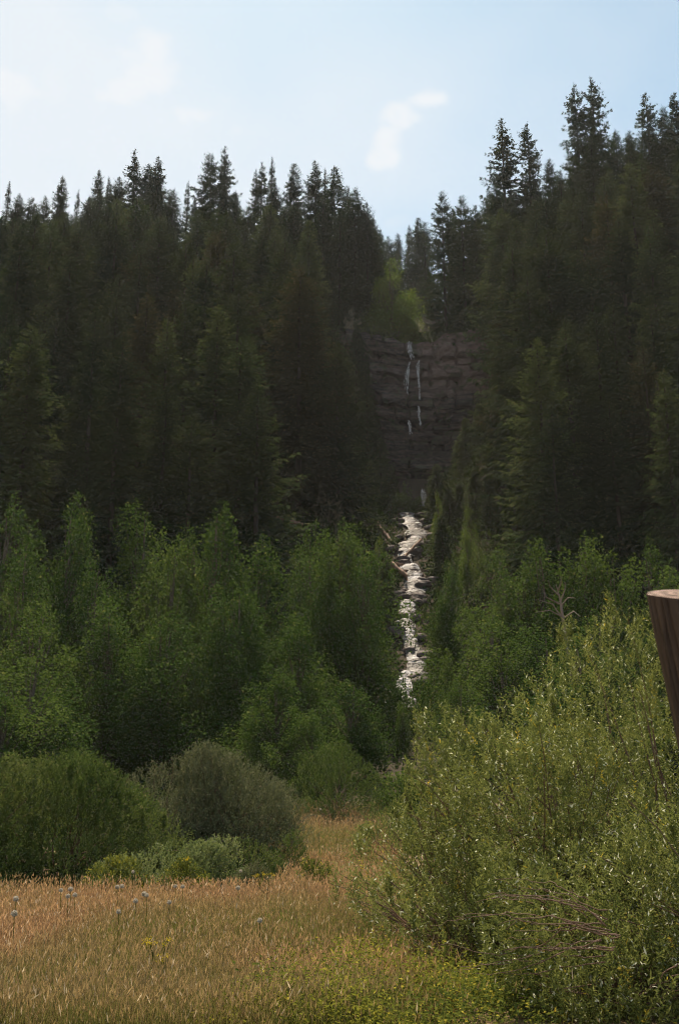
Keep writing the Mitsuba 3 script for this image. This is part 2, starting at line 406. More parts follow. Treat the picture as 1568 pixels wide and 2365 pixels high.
SPR, SPR_PALE, SPR_BROWN = [], [], []
for sd, (H, R, lo, dp, gp, op, wh) in enumerate([(26, 5.0, .03, .50, .03, 1.0, .44), (26, 4.4, .04, .42, .05, 1.0, .43), (25, 5.3, .03, .55, .04, 1.0, .45), (27, 4.6, .05, .50, .14, 1.0, .50),
                                                  (24, 5.0, .03, .35, .06, 1.0, .46), (26, 3.9, .04, .60, .08, 1.0, .42)]):
    tr, c = spruce(100 + sd, H, R, lo, dp, gp, op, wh)
    SPR.append((H, tr.ply('spruce_bark', True), c.ply('spruce_needles')))
    SPR_PALE.append((H, SPR[-1][1], {**SPR[-1][2], 'bsdf': {'type': 'ref', 'id': 'pale_spruce_needles'}}))
    SPR_BROWN.append((H, SPR[-1][1], {**SPR[-1][2], 'bsdf': {'type': 'ref', 'id': 'brown_spruce_needles'}}))
FIR = []
for sd, (H, R, lo, dp, gp, op, wh) in enumerate([(30, 4.6, .12, .22, .16, 1.15, .66), (30, 4.0, .16, .15, .20, 1.15, .72), (29, 4.8, .08, .28, .14, 1.1, .62)]):
    tr, c = spruce(200 + sd, H, R, lo, dp, gp, op, wh)
    FIR.append((H, tr.ply('spruce_bark', True), c.ply('spruce_needles')))
SPIRE = []
for sd in range(2):
    tr, c = spruce(230 + sd, 18, 1.25, .05, .7, .25, .8, .42, .6)
    SPIRE.append((18, tr.ply('spruce_bark', True), c.ply('spruce_needles')))
YOUNG = []
for sd in range(3):
    tr, c = spruce(260 + sd, 10, 2.0, .03, .30, .03, .8, .26)
    YOUNG.append((10, tr.ply('spruce_bark', True), c.ply('pale_spruce_needles')))

N_SPRUCE = 0


def put_tree(kind, proto, x, y, top, label, cat, group, wide=1.0, sink=0.35, turn=None):
    """A tree of that kind standing on the ground at (x, y), reaching the height top."""
    H, trunk, crown = proto
    z0 = hz(x, y) - sink
    s = (top - z0) / H
    k = thing(kind, label, cat, group)
    m = T().translate([x, y, z0]).rotate([0, 0, 1], float(rng.uniform(0, 360)) if turn is None else turn).scale([s * wide, s * wide, s])
    part(k, 'trunk', trunk, m)
    part(k, 'crown', crown, m)
    return k


# skyline of the forest in the photograph's 1568-wide view
SKY = np.array([(-200, 470), (0, 470), (60, 480), (145, 455), (200, 470), (250, 445), (300, 440), (360, 430), (400, 480), (440, 490), (480, 430), (560, 440), (600, 430), (680, 430), (760, 430), (820, 470), (860, 520),
                (890, 560), (980, 560), (1000, 510), (1060, 490), (1110, 480), (1160, 420), (1250, 420), (1300, 410), (1340, 320), (1400, 330), (1450, 320), (1568, 300), (1800, 280)], float)


def px_of(p):
    """Where a point would fall in the photograph's view: used only to leave the stream, the cliff and the sky uncovered."""
    q = np.asarray(p, float) - [0, 0, EYE]
    f = q[1] * math.cos(PITCH) + q[2] * math.sin(PITCH)
    v = -q[1] * math.sin(PITCH) + q[2] * math.cos(PITCH)
    return 784 + 2413 * q[0] / f, 1182.5 - 2413 * v / f


def spruce_label(px, py, tone):
    zone = 'upper' if py < 640 else 'middle' if py < 900 else 'lower'
    if px < 900:
        side, where = 'left', 'at the far left' if px < 260 else 'halfway to the waterfall' if px < 590 else 'near the waterfall'
    else:
        side, where = 'right', 'near the waterfall' if px < 1180 else 'above the post' if px > 1400 else 'between waterfall and post'
    look = ('dark green', 'lighter green', 'brownish')[tone]
    return f'{look} spruce in the stand on the {zone} {side} slope {where}', f'{look} spruces on the {zone} {side} slope {where}'


placed = []
# trees that stand out along the ridge: (view x, view y of the tip, distance, kind, label)
RIDGE = [
    (22, 418, 172, 'spire', 'needle thin snag-like spire at the far left end of the ridge'),
    (45, 447, 168, 'spruce', 'small dark spruce beside the thin spire at the far left of the ridge'),
    (75, 456, 166, 'spruce', 'short dark spruce left of the first tall skyline spruce'),
    (105, 452, 168, 'spruce', 'short narrow spruce just left of the first tall skyline spruce'),
    (145, 406, 166, 'spruce', 'full dark spruce, first tall one from the left on the ridge'),
    (181, 440, 170, 'spire', 'thin spire just right of the first tall skyline spruce'),
    (230, 392, 168, 'spruce', 'narrow pointed spruce between the first tall spruce and the ragged one'),
    (253, 408, 171, 'spire', 'slim spire beside the narrow pointed spruce on the left ridge'),
    (277, 408, 172, 'spruce', 'dark spruce close against the left side of the ragged open fir'),
    (313, 344, 166, 'fir', 'tall ragged open fir, highest tree of the left ridge third'),
    (344, 378, 168, 'spruce', 'slim spruce tucked between the ragged fir and its pointed neighbour'),
    (366, 362, 166, 'spruce', 'pointed dark spruce right of the ragged open fir'),
    (400, 436, 170, 'spruce', 'small spruce with sky on both sides left of the lone spire'),
    (434, 420, 170, 'spire', 'lone needle thin spire in the gap of the left ridge'),
    (486, 352, 164, 'spruce', 'broad tall spruce, left one of the highest pair on the left ridge'),
    (521, 338, 165, 'fir', 'broad dense fir, right one of the highest pair on the left ridge'),
    (590, 392, 170, 'spire', 'thin spruce at the left side of the three-topped clump'),
    (606, 374, 168, 'fir', 'loose fir in the three-topped clump on the ridge'),
    (630, 366, 170, 'spire', 'thin bare-tipped spire at the right side of the three-topped clump'),
    (680, 375, 166, 'spruce', 'cone shaped spruce standing alone at the middle of the left ridge'),
    (728, 372, 166, 'spruce', 'slim tall spruce right of the cone shaped one on the ridge'),
    (752, 392, 168, 'spire', 'thin spire between the two slim spruces near the notch'),
    (774, 382, 164, 'spruce', 'slim tall spruce before the ridge falls to the notch'),
    (800, 430, 160, 'spruce', 'dark spruce behind the drooping spruce beside the notch'),
    (820, 434, 156, 'spruce', 'drooping dark spruce on the left shoulder of the notch'),
    (846, 468, 156, 'spruce', 'dark spruce stepping down into the left side of the notch'),
    (862, 505, 186, 'spruce', 'dark spruce low on the left side of the notch'),
    (878, 528, 210, 'spruce', 'distant spruce at the left foot of the notch'),
    (897, 545, 222, 'spruce', 'far small spruce at the lowest point of the notch'),
    (918, 538, 226, 'spruce', 'far small spruce just right of the lowest point of the notch'),
    (945, 520, 222, 'spruce', 'far slim spruce in the middle of the notch'),
    (966, 501, 218, 'spruce', 'far slim spruce, tallest inside the notch'),
    (980, 512, 215, 'spruce', 'far slim spruce at the right side of the notch'),
    (1021, 441, 152, 'spruce', 'dark pointed spruce on the right shoulder of the notch'),
    (1046, 480, 160, 'spruce', 'dark spruce between the two pointed ones right of the notch'),
    (1066, 451, 154, 'spruce', 'second dark pointed spruce right of the notch'),
    (1096, 474, 158, 'spruce', 'short dark spruce left of the open topped pair of firs'),
    (1128, 436, 152, 'spruce', 'dark spruce under the left side of the open topped pair'),
    (1156, 275, 150, 'fir', 'tall open fir with see-through crown, left one of the pair right of the notch'),
    (1215, 283, 150, 'fir', 'tall open fir with see-through crown, right one of the pair right of the notch'),
    (1268, 366, 152, 'spruce', 'small dark tree in the dip left of the highest firs'),
    (1326, 194, 148, 'fir', 'very tall fir, left one of the highest pair on the right ridge'),
    (1365, 177, 146, 'fir', 'very tall broad fir, highest tree of the whole ridge'),
    (1420, 300, 150, 'spruce', 'dark spruce right below the highest fir of the ridge'),
    (1488, 214, 146, 'fir', 'flat topped dark fir near the right edge of the ridge'),
    (1530, 245, 148, 'spruce', 'dark spruce between the flat topped fir and the last spire'),
    (1555, 214, 144, 'spruce', 'narrow dark spruce at the far right end of the ridge'),
]
for px, py, D, kind, lab in RIDGE:
    p = at(px, py, D)
    g = hz(p[0], p[1])
    protos = {'spruce': SPR, 'fir': FIR, 'spire': SPIRE}[kind]
    h = p[2] - g
    put_tree({'spruce': 'spruce_tree', 'fir': 'fir_tree', 'spire': 'spruce_tree'}[kind], protos[int(rng.integers(len(protos)))], p[0], p[1], p[2], lab, 'tree',
             'trees along the ridge', wide=float(rng.uniform(0.85, 1.12)) if kind == 'spruce' else 1.0)
    placed.append((p[0], p[1]))

# the lower tops that close the ridge line between them
rf = np.random.default_rng(8)
for n in range(44):
    px = rf.uniform(-20, 865) if n < 29 else rf.uniform(1112, 1600)
    D = rf.uniform(158, 176) if px < 865 else rf.uniform(140, 158)
    p = at(px, float(np.interp(px, SKY[:, 0], SKY[:, 1])) + rf.uniform(-22, 22), D)
    h = p[2] - hz(p[0], p[1])
    if h < 8 or any((p[0] - a) ** 2 + (p[1] - b) ** 2 < 4 for a, b in placed): continue
    put_tree('spruce_tree', SPR[int(rf.integers(6))], p[0], p[1], p[2], 'lower dark spruce closing the ridge line among the taller tops ' + ('left' if px < 900 else 'right') + ' of the notch', 'tree', 'lower ridge spruces ' + ('left' if px < 900 else 'right') + ' of the notch', wide=rf.uniform(.8, 1.1))
    placed.append((p[0], p[1]))

# the mass of the forest on both slopes
def corridor(px, py_top, py_base, y):
    """True where a crown there would cover the waterfall, the cliff or the stream."""
    half = 2413 * 3.5 / y
    for (x0, x1, y0, y1) in ((872, 1090, 775, 960), (895, 1030, 960, 1110), (905, 990, 1100, 1560)):
        if px + half > x0 and px - half < x1 and py_top < y1 and py_base > y0:
            return True
    for (x0, x1, y0, y1, far) in ((712, 800, 1060, 1185, 99), (785, 838, 690, 775, 150), (862, 950, 590, 785, 168), (1060, 1105, 1150, 1260, 97)):
        if y < far and px + half > x0 and px - half < x1 and py_top < y1 and py_base > y0:
            return True
    return False


r2 = np.random.default_rng(23)
tries = 0
N_MASS = 0
while N_MASS < 200 and tries < 16000:
    tries += 1
    y = math.sqrt(r2.uniform(73 ** 2, 182 ** 2)); x = r2.uniform(-0.37, 0.38) * y
    sp = 3.6 + 0.009 * y
    if any((x - a) ** 2 + (y - b) ** 2 < sp * sp for a, b in placed): continue
    g = hz(x, y)
    h = r2.uniform(20, 29) * (0.9 if y < 85 else 1.0)
    px, pt = px_of([x, y, g + h]); _, pb = px_of([x, y, g])
    lim = np.interp(px, SKY[:, 0], SKY[:, 1]) + r2.uniform(15, 60)
    if pt < lim:
        h *= max(0.0, (pb - lim) / (pb - pt))
        if h < 10: continue
        px, pt = px_of([x, y, g + h])
    if corridor(px, pt, pb, y): continue
    if abs(x - stream_x(y)) < (4.5 if y < 150 else 10): continue
    tone = int(r2.choice(3, p=[.58, .30, .12]))
    lab, grp = spruce_label(px, pt, tone)
    put_tree('spruce_tree', (SPR, SPR_PALE, SPR_BROWN)[tone][int(r2.integers(6))], x, y, g + h, lab, 'tree', grp, wide=r2.uniform(0.85, 1.15))
    placed.append((x, y)); N_MASS += 1

# spruces that frame the gully: (view x, view y of the tip, distance)
for n, (px, py, D, lab) in enumerate([
    (1075, 965, 120, 'dark young spruce under the right end of the cliff'), (1106, 930, 119, 'dark spruce high on the right bank under the cliff end'), (1132, 1000, 112, 'full dark spruce on the right bank behind the aspens'), (1096, 1080, 104, 'dark spruce right of the slender yellowish aspen'),
    (1128, 1100, 100, 'dark spruce low on the right bank above the aspens'), (1152, 1050, 106, 'tall dark spruce right of the yellowish aspens'), (1060, 1110, 108, 'small dark spruce leaning over the right bank of the stream'), (700, 1000, 112, 'dark spruce left of the pale dry shrub'),
    (735, 960, 122, 'dark spruce behind the pale dry shrub'), (775, 950, 123, 'slim dark spruce right behind the pale dry shrub'), (808, 1000, 117, 'dark spruce between the pale dry shrub and the stream top'), (848, 1090, 113, 'small dark spruce at the left bank just below the stream top'), (672, 1080, 100, 'dark spruce on the left bank above the brown log'),
    (822, 745, 133, 'tall dark spruce standing against the left third of the cliff'), (856, 900, 134, 'dark spruce at the lower left of the cliff'),
    (795, 800, 128, 'slim spruce beside the left end of the cliff'), (768, 690, 134, 'tall spruce just left of the slim one beside the cliff'), (846, 830, 131, 'dark spruce in front of the left end of the cliff'), (828, 760, 136, 'dark spruce overlapping the left edge of the cliff'), (700, 600, 140, 'tall full spruce left of the pale blossoming shrub'),
    (640, 640, 118, 'broad tall spruce on the slope above the aspens left of the gully'), (880, 1010, 126, 'small pointed spruce below the left part of the cliff'), (855, 1060, 120, 'small spruce left of the bright bush under the cliff'),
    (820, 1090, 116, 'small dark spruce left of the top of the stream'), (905, 1075, 130, 'young spruce right under the middle of the cliff'), (1008, 1070, 116, 'pale green young spruce right of the top of the stream'),
    (1055, 1020, 124, 'dark spruce below the right part of the cliff'), (1035, 1120, 108, 'young green spruce overhanging the right bank of the stream'), (1178, 640, 138, 'slim tall spruce right of the cliff edge'),
    (1120, 930, 132, 'dark spruce over the right end of the cliff'), (1200, 780, 126, 'tall dark spruce right of the cliff'), (1020, 1190, 96, 'small spruce at the right bank half way down the stream'),
    (890, 1290, 84, 'small dark spruce at the left bank low down the stream'), (760, 1060, 112, 'spruce above the pale dry shrub left of the stream')]):
    p = at(px, py, D); g = hz(p[0], p[1]); h = p[2] - g
    if h < 3: continue
    protos = YOUNG if h < 9 else SPR
    put_tree('spruce_tree', protos[n % len(protos)], p[0], p[1], p[2], lab, 'tree', 'spruces framing the gully', wide=1.15 if h < 9 else 0.85)
    placed.append((p[0], p[1]))


def aspen(seed, H, R, n_cl=96, per=300, lsize=0.17, base=0.05, bsdf='aspen_leaves', limb=True):
    r = np.random.default_rng(seed)
    tr = MB()
    zs = np.linspace(0, 0.9 * H, 12)
    bend = np.cumsum(r.normal(0, 0.07, (12, 2)), 0)
    tr.tube(np.column_stack([bend, zs]), 0.011 * H * (1 - zs / H) ** 0.9 + 0.012, 7)
    C = MB()
    ph = r.uniform(0, 6, 3)
    tops = [(0.0, 0.0, 1.0)] + [(math.cos(q) * R * .62, math.sin(q) * R * .62, r.uniform(.62, .93)) for q in r.uniform(0, 2 * PI, 4)]
    for c in range(n_cl):
        ox, oy, ht = tops[0] if r.random() < .42 else tops[int(r.integers(1, 5))]
        t = base + (1 - base) * (c % 33 + r.random()) / 33
        if ht < 1 and t < .3: t += .3
        prof = R * (1.0 if ht == 1 else .55) * min(1.0, ((t - base) / 0.15 + 0.6)) * (1 - max(0, (t - 0.40)) / 0.60) ** 0.75 + .05 * R
        t *= ht
        a = r.uniform(0, 2 * PI)
        prof *= 1 + 0.34 * math.sin(2 * a + ph[0] + 5 * t) + 0.22 * math.sin(3 * a + ph[1] - 9 * t)
        rr = prof * (r.uniform(0.35, 1.1) if r.random() < .8 else r.uniform(1.0, 1.4))
        cen = np.array([ox + math.cos(a) * rr, oy + math.sin(a) * rr, t * H * 0.95])
        cr = H * 0.068 * r.uniform(0.38, 1.4) * (1.15 - 0.55 * t)
        k = int(min(11, t * 8))
        root = np.array([bend[k, 0], bend[k, 1], zs[k]])
        mid = (root + cen) / 2 + [0, 0, -0.3]
        if limb: tr.tube(np.array([root, mid, cen]), [0.05, 0.035, 0.012], 4)
        n = int(per * r.uniform(0.75, 1.2) * (cr / (H * 0.066)) ** 1.7)
        dirs = rdir(r, n)
        rad = cr * (0.25 + 0.85 * r.random(n) ** 0.6)
        q = dirs * rad[:, None]
        tz = np.clip(q[:, 2] / cr, -1, 1)
        q[:, :2] *= (1 - 0.45 * tz)[:, None]
        q[:, 2] *= 1.8
        q += (meshkit.noise(q * 2.2 + c * 5.1, 3)[:, None] - .5) * dirs * cr * 0.9
        p = cen + q
        L = lsize * r.uniform(0.6, 1.35, n)
        d = dirs * 0.6 + r.normal(0, .5, (n, 3)) + [0, 0, -0.15]
        C.leaves(p, d, rdir(r, n) + dirs * 0.3 + [0, 0, .2], L, L * 0.8, wide=0.5)
    return tr, C


ASP, BRI = [], []
for sd, (H, R) in enumerate([(16, 2.5), (16, 2.8), (15, 3.0), (16, 2.2), (14, 2.8)]):
    tr, c = aspen(300 + sd, H, R)
    ASP.append((H, tr.ply('aspen_bark', True), c.ply('aspen_leaves')))
for sd in range(2):
    tr, c = aspen(340 + sd, 14, 2.3, 44, 260, 0.19, 0.1)
    BRI.append((14, tr.ply('aspen_bark', True), c.ply('bright_leaves')))

ASPENS = [(545, 1345, 55, 'aspen in front of the tallest pointed one and the rounded one', 1.0), (240, 1370, 54, 'aspen in front between the second tall top and the round topped one', 1.0), (90, 1380, 54, 'aspen in front of the two leftmost ones', 1.0), (395, 1400, 53, 'second row aspen in the middle of the left stand', 1.0), (690, 1430, 54, 'second row aspen left in front of the big central one', .9), (1375, 1400, 56, 'second row aspen right of the pale dead tree', 1.0), (1240, 1440, 55, 'second row aspen left of the pale dead tree', 1.0),
   # view x, view y of the top, distance, label, width
    (15, 1138, 62, 'tall aspen at the left edge of the photo', 1.0), (62, 1225, 57, 'aspen just right of the one at the left edge', .9), (168, 1133, 62, 'pointed aspen, second tall top from the left', .9),
    (225, 1260, 58, 'lower aspen right of the second tall top', .8), (322, 1150, 66, 'round topped darker aspen between the two tall pointed ones', 1.0),
    (395, 1228, 60, 'aspen crown left below the tallest pointed aspen', .9), (508, 1138, 60, 'tallest pointed aspen of the left stand', .85),
    (450, 1210, 62, 'aspen shoulder directly left of the tallest pointed one', .8), (600, 1224, 60, 'rounded aspen at the right end of the left stand', 1.0), (545, 1330, 54, 'aspen in front of the rounded one', .9),
    
    (70, 1495, 45, 'smaller aspen low at the left above the green willow', 1.0), (5, 1570, 41, 'small bright aspen cut by the left edge above the willow', 1.0), 
    (640, 1540, 46, 'leafy aspen behind the right part of the grey shrub', 1.0),
    
    (790, 1182, 60, 'big full aspen in the middle, left of the stream', .85), (725, 1192, 68, 'sunlit aspen top left behind the big central one', .8), (842, 1260, 58, 'aspen at the right flank of the big central one', .8),
    (800, 1560, 46, 'dark aspen low in the middle above the meadow path', 1.1),
    (720, 1640, 43, 'dark small aspen at the end of the meadow path', 1.0), (930, 1615, 52, 'leafy aspen hiding the foot of the stream', .8),
    (1048, 1268, 66, 'rounded aspen right of the fallen logs in the stream', .9), (1125, 1385, 56, 'bushy aspen right of the lower stream', 1.0), (1030, 1400, 66, 'slim aspen along the right bank of the stream', .5),
    (1040, 1500, 55, 'aspen low on the right bank of the stream', .75), (1060, 1560, 48, 'aspen behind the left slope of the big willow', 1.1), (1165, 1470, 52, 'aspen above the middle of the big willow', 1.0),
    (1155, 1258, 60, 'small pointed aspen, first of the right stand', .7), (1210, 1290, 59, 'aspen left of the flat topped one in the right stand', .9), (1245, 1238, 59, 'flat topped aspen of the right stand', 1.1),
    (1345, 1212, 59, 'tallest aspen of the right stand', 1.0), (1405, 1262, 58, 'aspen at the right side of the tallest one in the right stand', 1.0), (1482, 1235, 59, 'pointed aspen near the wooden post', .75),
    (1545, 1295, 57, 'aspen at the right edge above the post', 1.0), 
    (1330, 1460, 48, 'low aspen under the pale dead tree', 1.1), (1120, 1620, 44, 'dark aspen crown right behind the top left of the big willow', 1.0),
]
for n, (px, py, D, lab, wd) in enumerate(ASPENS):
    p = at(px, py, D); h = p[2] - hz(p[0], p[1])
    put_tree('aspen_tree', ASP[n % 5], p[0], p[1], p[2], lab + (' of the green stand' if len(lab.split()) < 4 else ''), 'tree', 'aspens at the foot of the slope', wide=wd * float(np.clip(16 / h, 1.0, 1.9)) * float(rng.uniform(.74, 1.05)) * (.62 if 845 < px < 1065 else 1))
for px, py, D, lab, wd in [(902, 592, 151, 'bright green aspen above the waterfall, lit by the sun', 1.35), (936, 690, 151, 'small bright green aspen right above the lip of the waterfall', .7), (874, 640, 150.5, 'green aspen at the left of the bright one above the fall', .9), (962, 735, 151, 'low bright green aspen right of the lip of the waterfall', .8), (918, 730, 150.5, 'low bright green aspen left of the lip of the waterfall', .8),
                           (1085, 1155, 92, 'yellowish slender aspen right of the top of the stream', .6), (1075, 1210, 88, 'yellowish aspen below the slender one right of the stream', .7), (1010, 1130, 104, 'light green small tree on the right bank near the stream top', .5),
                           (938, 1108, 124, 'light green bush like tree under the cliff at the top of the stream', 1.1), (875, 1240, 88, 'light green small tree on the left bank of the stream', .8)]:
    p = at(px, py, D)
    put_tree('aspen_tree', BRI[int(rng.integers(2))], p[0], p[1], p[2], lab, 'tree', 'bright aspens around the waterfall and stream', wide=wd)

def undergrowth():
    """Knee to chest high bushes and saplings that cover the forest floor between the trunks."""
    r = np.random.default_rng(41)
    mb = MB()
    n = 9500
    y = np.sqrt(r.uniform(40 ** 2, 185 ** 2, n)); x = r.uniform(-.38, .4, n) * y
    y2 = r.uniform(72, 142, 2000); x2 = stream_x(y2) + r.choice([-1, 1], 2000) * r.uniform(1, 13, 2000)
    y3 = r.uniform(22, 42, 1500); x3 = np.where(r.random(1500) < .7, r.uniform(-.38, -.05, 1500) * y3, r.uniform(.07, .38, 1500) * y3)
    x, y = np.concatenate([x, x2, x3]), np.concatenate([y, y2, y3])
    off = np.abs(x - stream_x(y) - 0.5 * np.sin(y * 0.35))
    ok = (off > np.interp(y, [45, 60, 75, 118, 146, 150, 152], [0.0, 1.0, 1.2, 1.8, 3.0, 1.5, 0.0])) & ~((y > 138) & (y < 150) & (off < 12))
    x, y = x[ok], y[ok]
    z = height(x, y)
    # plants on the ledges and along the lip of the cliff
    m4 = 330
    x4 = r.uniform(3.2, 20.5, m4); z4 = np.where(r.random(m4) < .40, r.uniform(65.5, 69.0, m4), 45 + 21 * r.random(m4) ** 1.8)
    k4 = (np.abs(x4 - 9.6) > 1.2) & (r.random(m4) < np.where(z4 > 65, 1, np.clip(np.abs(x4 - 11) / 9, .12, 1) + .5 * (z4 < 50)))
    x4, z4 = x4[k4], z4[k4]; y4 = 144.3 - 3.5 * ((x4 - 11.3) / 12.5) ** 2 + r.uniform(-.6, .4, len(x4))
    off = np.concatenate([off[ok], np.full(len(x4), 3.)]); ok = np.ones(len(off), bool)
    x, y, z = np.concatenate([x, x4]), np.concatenate([y, y4]), np.concatenate([z, z4]); n = len(x)
    size = r.uniform(.5, 1.5, n) * np.where(off[ok] < 4, .7, 1) * np.interp(y, [22, 40, 60], [.45, .6, 1])
    k = 20
    d = rdir(r, n * k).reshape(n, k, 3); d[..., 2] = np.abs(d[..., 2]) * 1.2
    p = np.column_stack([x, y, z - .1])[:, None] + d * (size[:, None] * (.4 + .6 * r.random((n, k))))[..., None]
    m = n * k
    L = r.uniform(.25, .5, m) * np.repeat(np.interp(y, [22, 45, 70], [.35, .6, 1]), k)
    mb.leaves(p.reshape(-1, 3), d.reshape(-1, 3) + r.normal(0, .5, (m, 3)), rdir(r, m) + [0, 0, .4], L, L * .6, wide=.5)
    scene['undergrowth'] = mb.ply('undergrowth_leaves')
    labels['undergrowth'] = {'label': 'low green undergrowth covering the forest floor', 'category': 'undergrowth', 'kind': 'stuff'}


undergrowth()

# ------------------------------------------------------------------ shrubs
def shrub(r, cx, cy, rx, ry, h, n_leaf, L, W, lumps=16, n_stem=40, z0=None, lean=(0, 0), tuft=14, droop=0.0, upright=0.6, inner=0.5, fold=0.22, clump=0.55, tones=None, sprout=0):
    """(stems, foliage) of a shrub rooted at (cx, cy): arching stems that fan out to a lumpy dome, leafy shoots over and through it."""
    z0 = hz(cx, cy) if z0 is None else z0
    st, fo = MB(), MB()
    ld, lr = rdir(r, lumps), r.uniform(0.0, 0.34, lumps)

    def surf(d):
        k = 1 + (lr[None] * np.exp((d @ ld.T - 1) * 16)).sum(1) - 0.08
        return d * k[:, None] * np.array([rx, ry, h])
    root = np.array([cx, cy, z0])
    nt = n_leaf // tuft
    d = rdir(r, nt * 3)
    near = r.random(len(d)) < clump
    d[near] = unit(ld[r.integers(0, lumps, near.sum())] + r.normal(0, .2, (near.sum(), 3)))
    d = d[d[:, 2] > -0.22][:nt]; nt = len(d)
    depth = 1 - inner * r.random(nt) ** 2.2
    tip = surf(d) * depth[:, None]
    tip[:, :2] += np.array(lean) * np.clip(tip[:, 2:] / h, 0, 1)
    low = r.random(nt) < .12
    tip[low] = np.column_stack([d[low, :2] / np.linalg.norm(d[low, :2], axis=1, keepdims=True) * [rx, ry] * r.uniform(.7, 1.02, (low.sum(), 1)), r.uniform(0, .3, low.sum()) * h])
    tip[:, 2] = np.clip(tip[:, 2], 0.02, None)
    if sprout:      # long upright shoots that stand out of the top
        up_ = np.flatnonzero(d[:, 2] > .35)
        ids = np.repeat(r.choice(up_, sprout), 14); ids = ids[: len(ids)]
        who = r.choice(nt, len(ids), replace=False)
        rise = np.tile(np.linspace(0, 1, 14), sprout) * np.repeat(r.uniform(.12, .36, sprout), 14)
        tip[who] = surf(d[ids]) + np.column_stack([r.normal(0, .03, (len(ids), 2)) + np.repeat(r.normal(0, .12, (sprout, 2)), 14, 0) * rise[:, None] * 2, rise])
        tip[who, 0] += lean[0]; d[who] = [0, 0, 1]
    P = root + tip
    g = height(P[:, 0], P[:, 1]) - z0
    P[:, 2] += np.where(tip[:, 2] < 0.6, g * (1 - tip[:, 2] / 0.6), 0)
    out = unit(d * [1 / rx, 1 / ry, 1 / h] * min(rx, ry, h))
    out = np.where(d[:, 2:] > .999, [0, 0, 1.], out)
    sh = unit(out * 0.7 + np.array([0, 0, upright]) + r.normal(0, .28, (nt, 3)))          # shoot direction
    slen = L * tuft * 0.34 * r.uniform(0.7, 1.3, nt)
    s = (np.arange(tuft)[None] + r.random((nt, tuft))) / tuft - 0.55
    base = P[:, None] + sh[:, None] * (s * slen[:, None])[..., None]
    a1 = unit(np.cross(sh, rdir(r, nt))); a2 = np.cross(sh, a1)
    phi = r.uniform(0, 2 * PI, (nt, tuft))
    lat = np.cos(phi)[..., None] * a1[:, None] + np.sin(phi)[..., None] * a2[:, None]
    ldv = sh[:, None] * 0.75 + lat * 0.8 + np.array([0, 0, -droop]) + r.normal(0, .15, (nt, tuft, 3))
    nv = np.cross(np.cross(ldv, sh[:, None]), ldv) + r.normal(0, .35, (nt, tuft, 3))
    n = nt * tuft
    ll = L * r.uniform(0.65, 1.25, n)
    b = base.reshape(-1, 3)
    col = None
    if tones is not None:
        a, c, pale, yel = (np.array(q) for q in tones)
        u = np.clip(np.repeat(r.random(nt), tuft)[:, None] * .6 + .4 * r.random((n, 1)), 0, 1)
        col = a * (1 - u) + c * u
        w = r.random(n); col[w < .04] = pale; col[w > .993] = yel
        old = np.repeat(r.random(nt) < .006, tuft); col[old] = yel
    fo.leaves(b, ldv.reshape(-1, 3), unit(nv.reshape(-1, 3)), ll, W * r.uniform(0.75, 1.2, n), col, fold=fold)
    # stems to some of the shoots
    for k in r.choice(nt, min(n_stem, nt), replace=False):
        e = P[k]
        b0 = root + np.append(r.normal(0, 0.12, 2) * min(rx, 2), -0.1)
        m = b0 * 0.5 + e * 0.5 + np.array([0, 0, 0.18 * h * (1 - 0.5 * tip[k, 2] / h)])
        t = np.linspace(0, 1, 8)[:, None]
        c = (1 - t) ** 2 * b0 + 2 * t * (1 - t) * m + t ** 2 * e
        c[1:-1] += r.normal(0, 0.012 * h, (6, 3))
        st.tube(c, np.linspace(0.006 * h + 0.004, 0.0035, 8), 4, cap=False)
    return st, fo


def put_shrub(kind, label, cat, group, leafmat, *a, **k):
    st, fo = shrub(*a, **k)
    t = thing(kind, label, cat, group)
    part(t, 'stem', st.ply('twig_bark', True), kind='stuff')
    part(t, 'foliage', fo.ply(leafmat))
    return t


rs = np.random.default_rng(77)
# the big willow thicket on the right, several bushes grown together
WILLOWS = [
    (4.05, 12.8, 2.45, 2.0, 2.72, 105000, 'tall silvery willow bush, highest part of the thicket left of the post'),
    (2.5, 12.5, 1.6, 1.6, 2.2, 58000, 'silvery willow bush in the middle of the thicket with glinting leaves'),
    (1.5, 12.9, 1.15, 1.3, 1.35, 28000, 'low willow bush at the left end of the thicket beside the meadow'),
    (3.2, 10.5, 1.7, 1.2, 1.5, 56000, 'willow bush in front of the thicket with bare arching twigs'),
    (5.0, 10.4, 1.8, 1.4, 2.0, 42000, 'shaded willow bush at the lower right, under the post'),
    (1.45, 11.2, 0.8, 0.8, 0.8, 15000, 'knee high willow shoots at the meadow edge of the thicket'),
    (4.0, 9.4, 1.5, 0.8, 1.1, 30000, 'shaded willow bush cut off by the right edge below the post'),
    (2.4, 9.4, 0.95, 0.65, 0.6, 18000, 'low shaded willow shoots at the bottom right corner of the photo'),
]
for (x, y, rx, ry, h, n, lab) in WILLOWS:
    put_shrub('willow_bush', lab, 'bush', 'willow bushes of the thicket on the right', 'willow_leaves', rs, x, y, rx, ry, h, n, 0.052, 0.0155, lumps=34, n_stem=110, lean=(-0.35, 0), tuft=13, droop=0.15, clump=.6, sprout=int(4 + n / 2200), tones=WT)
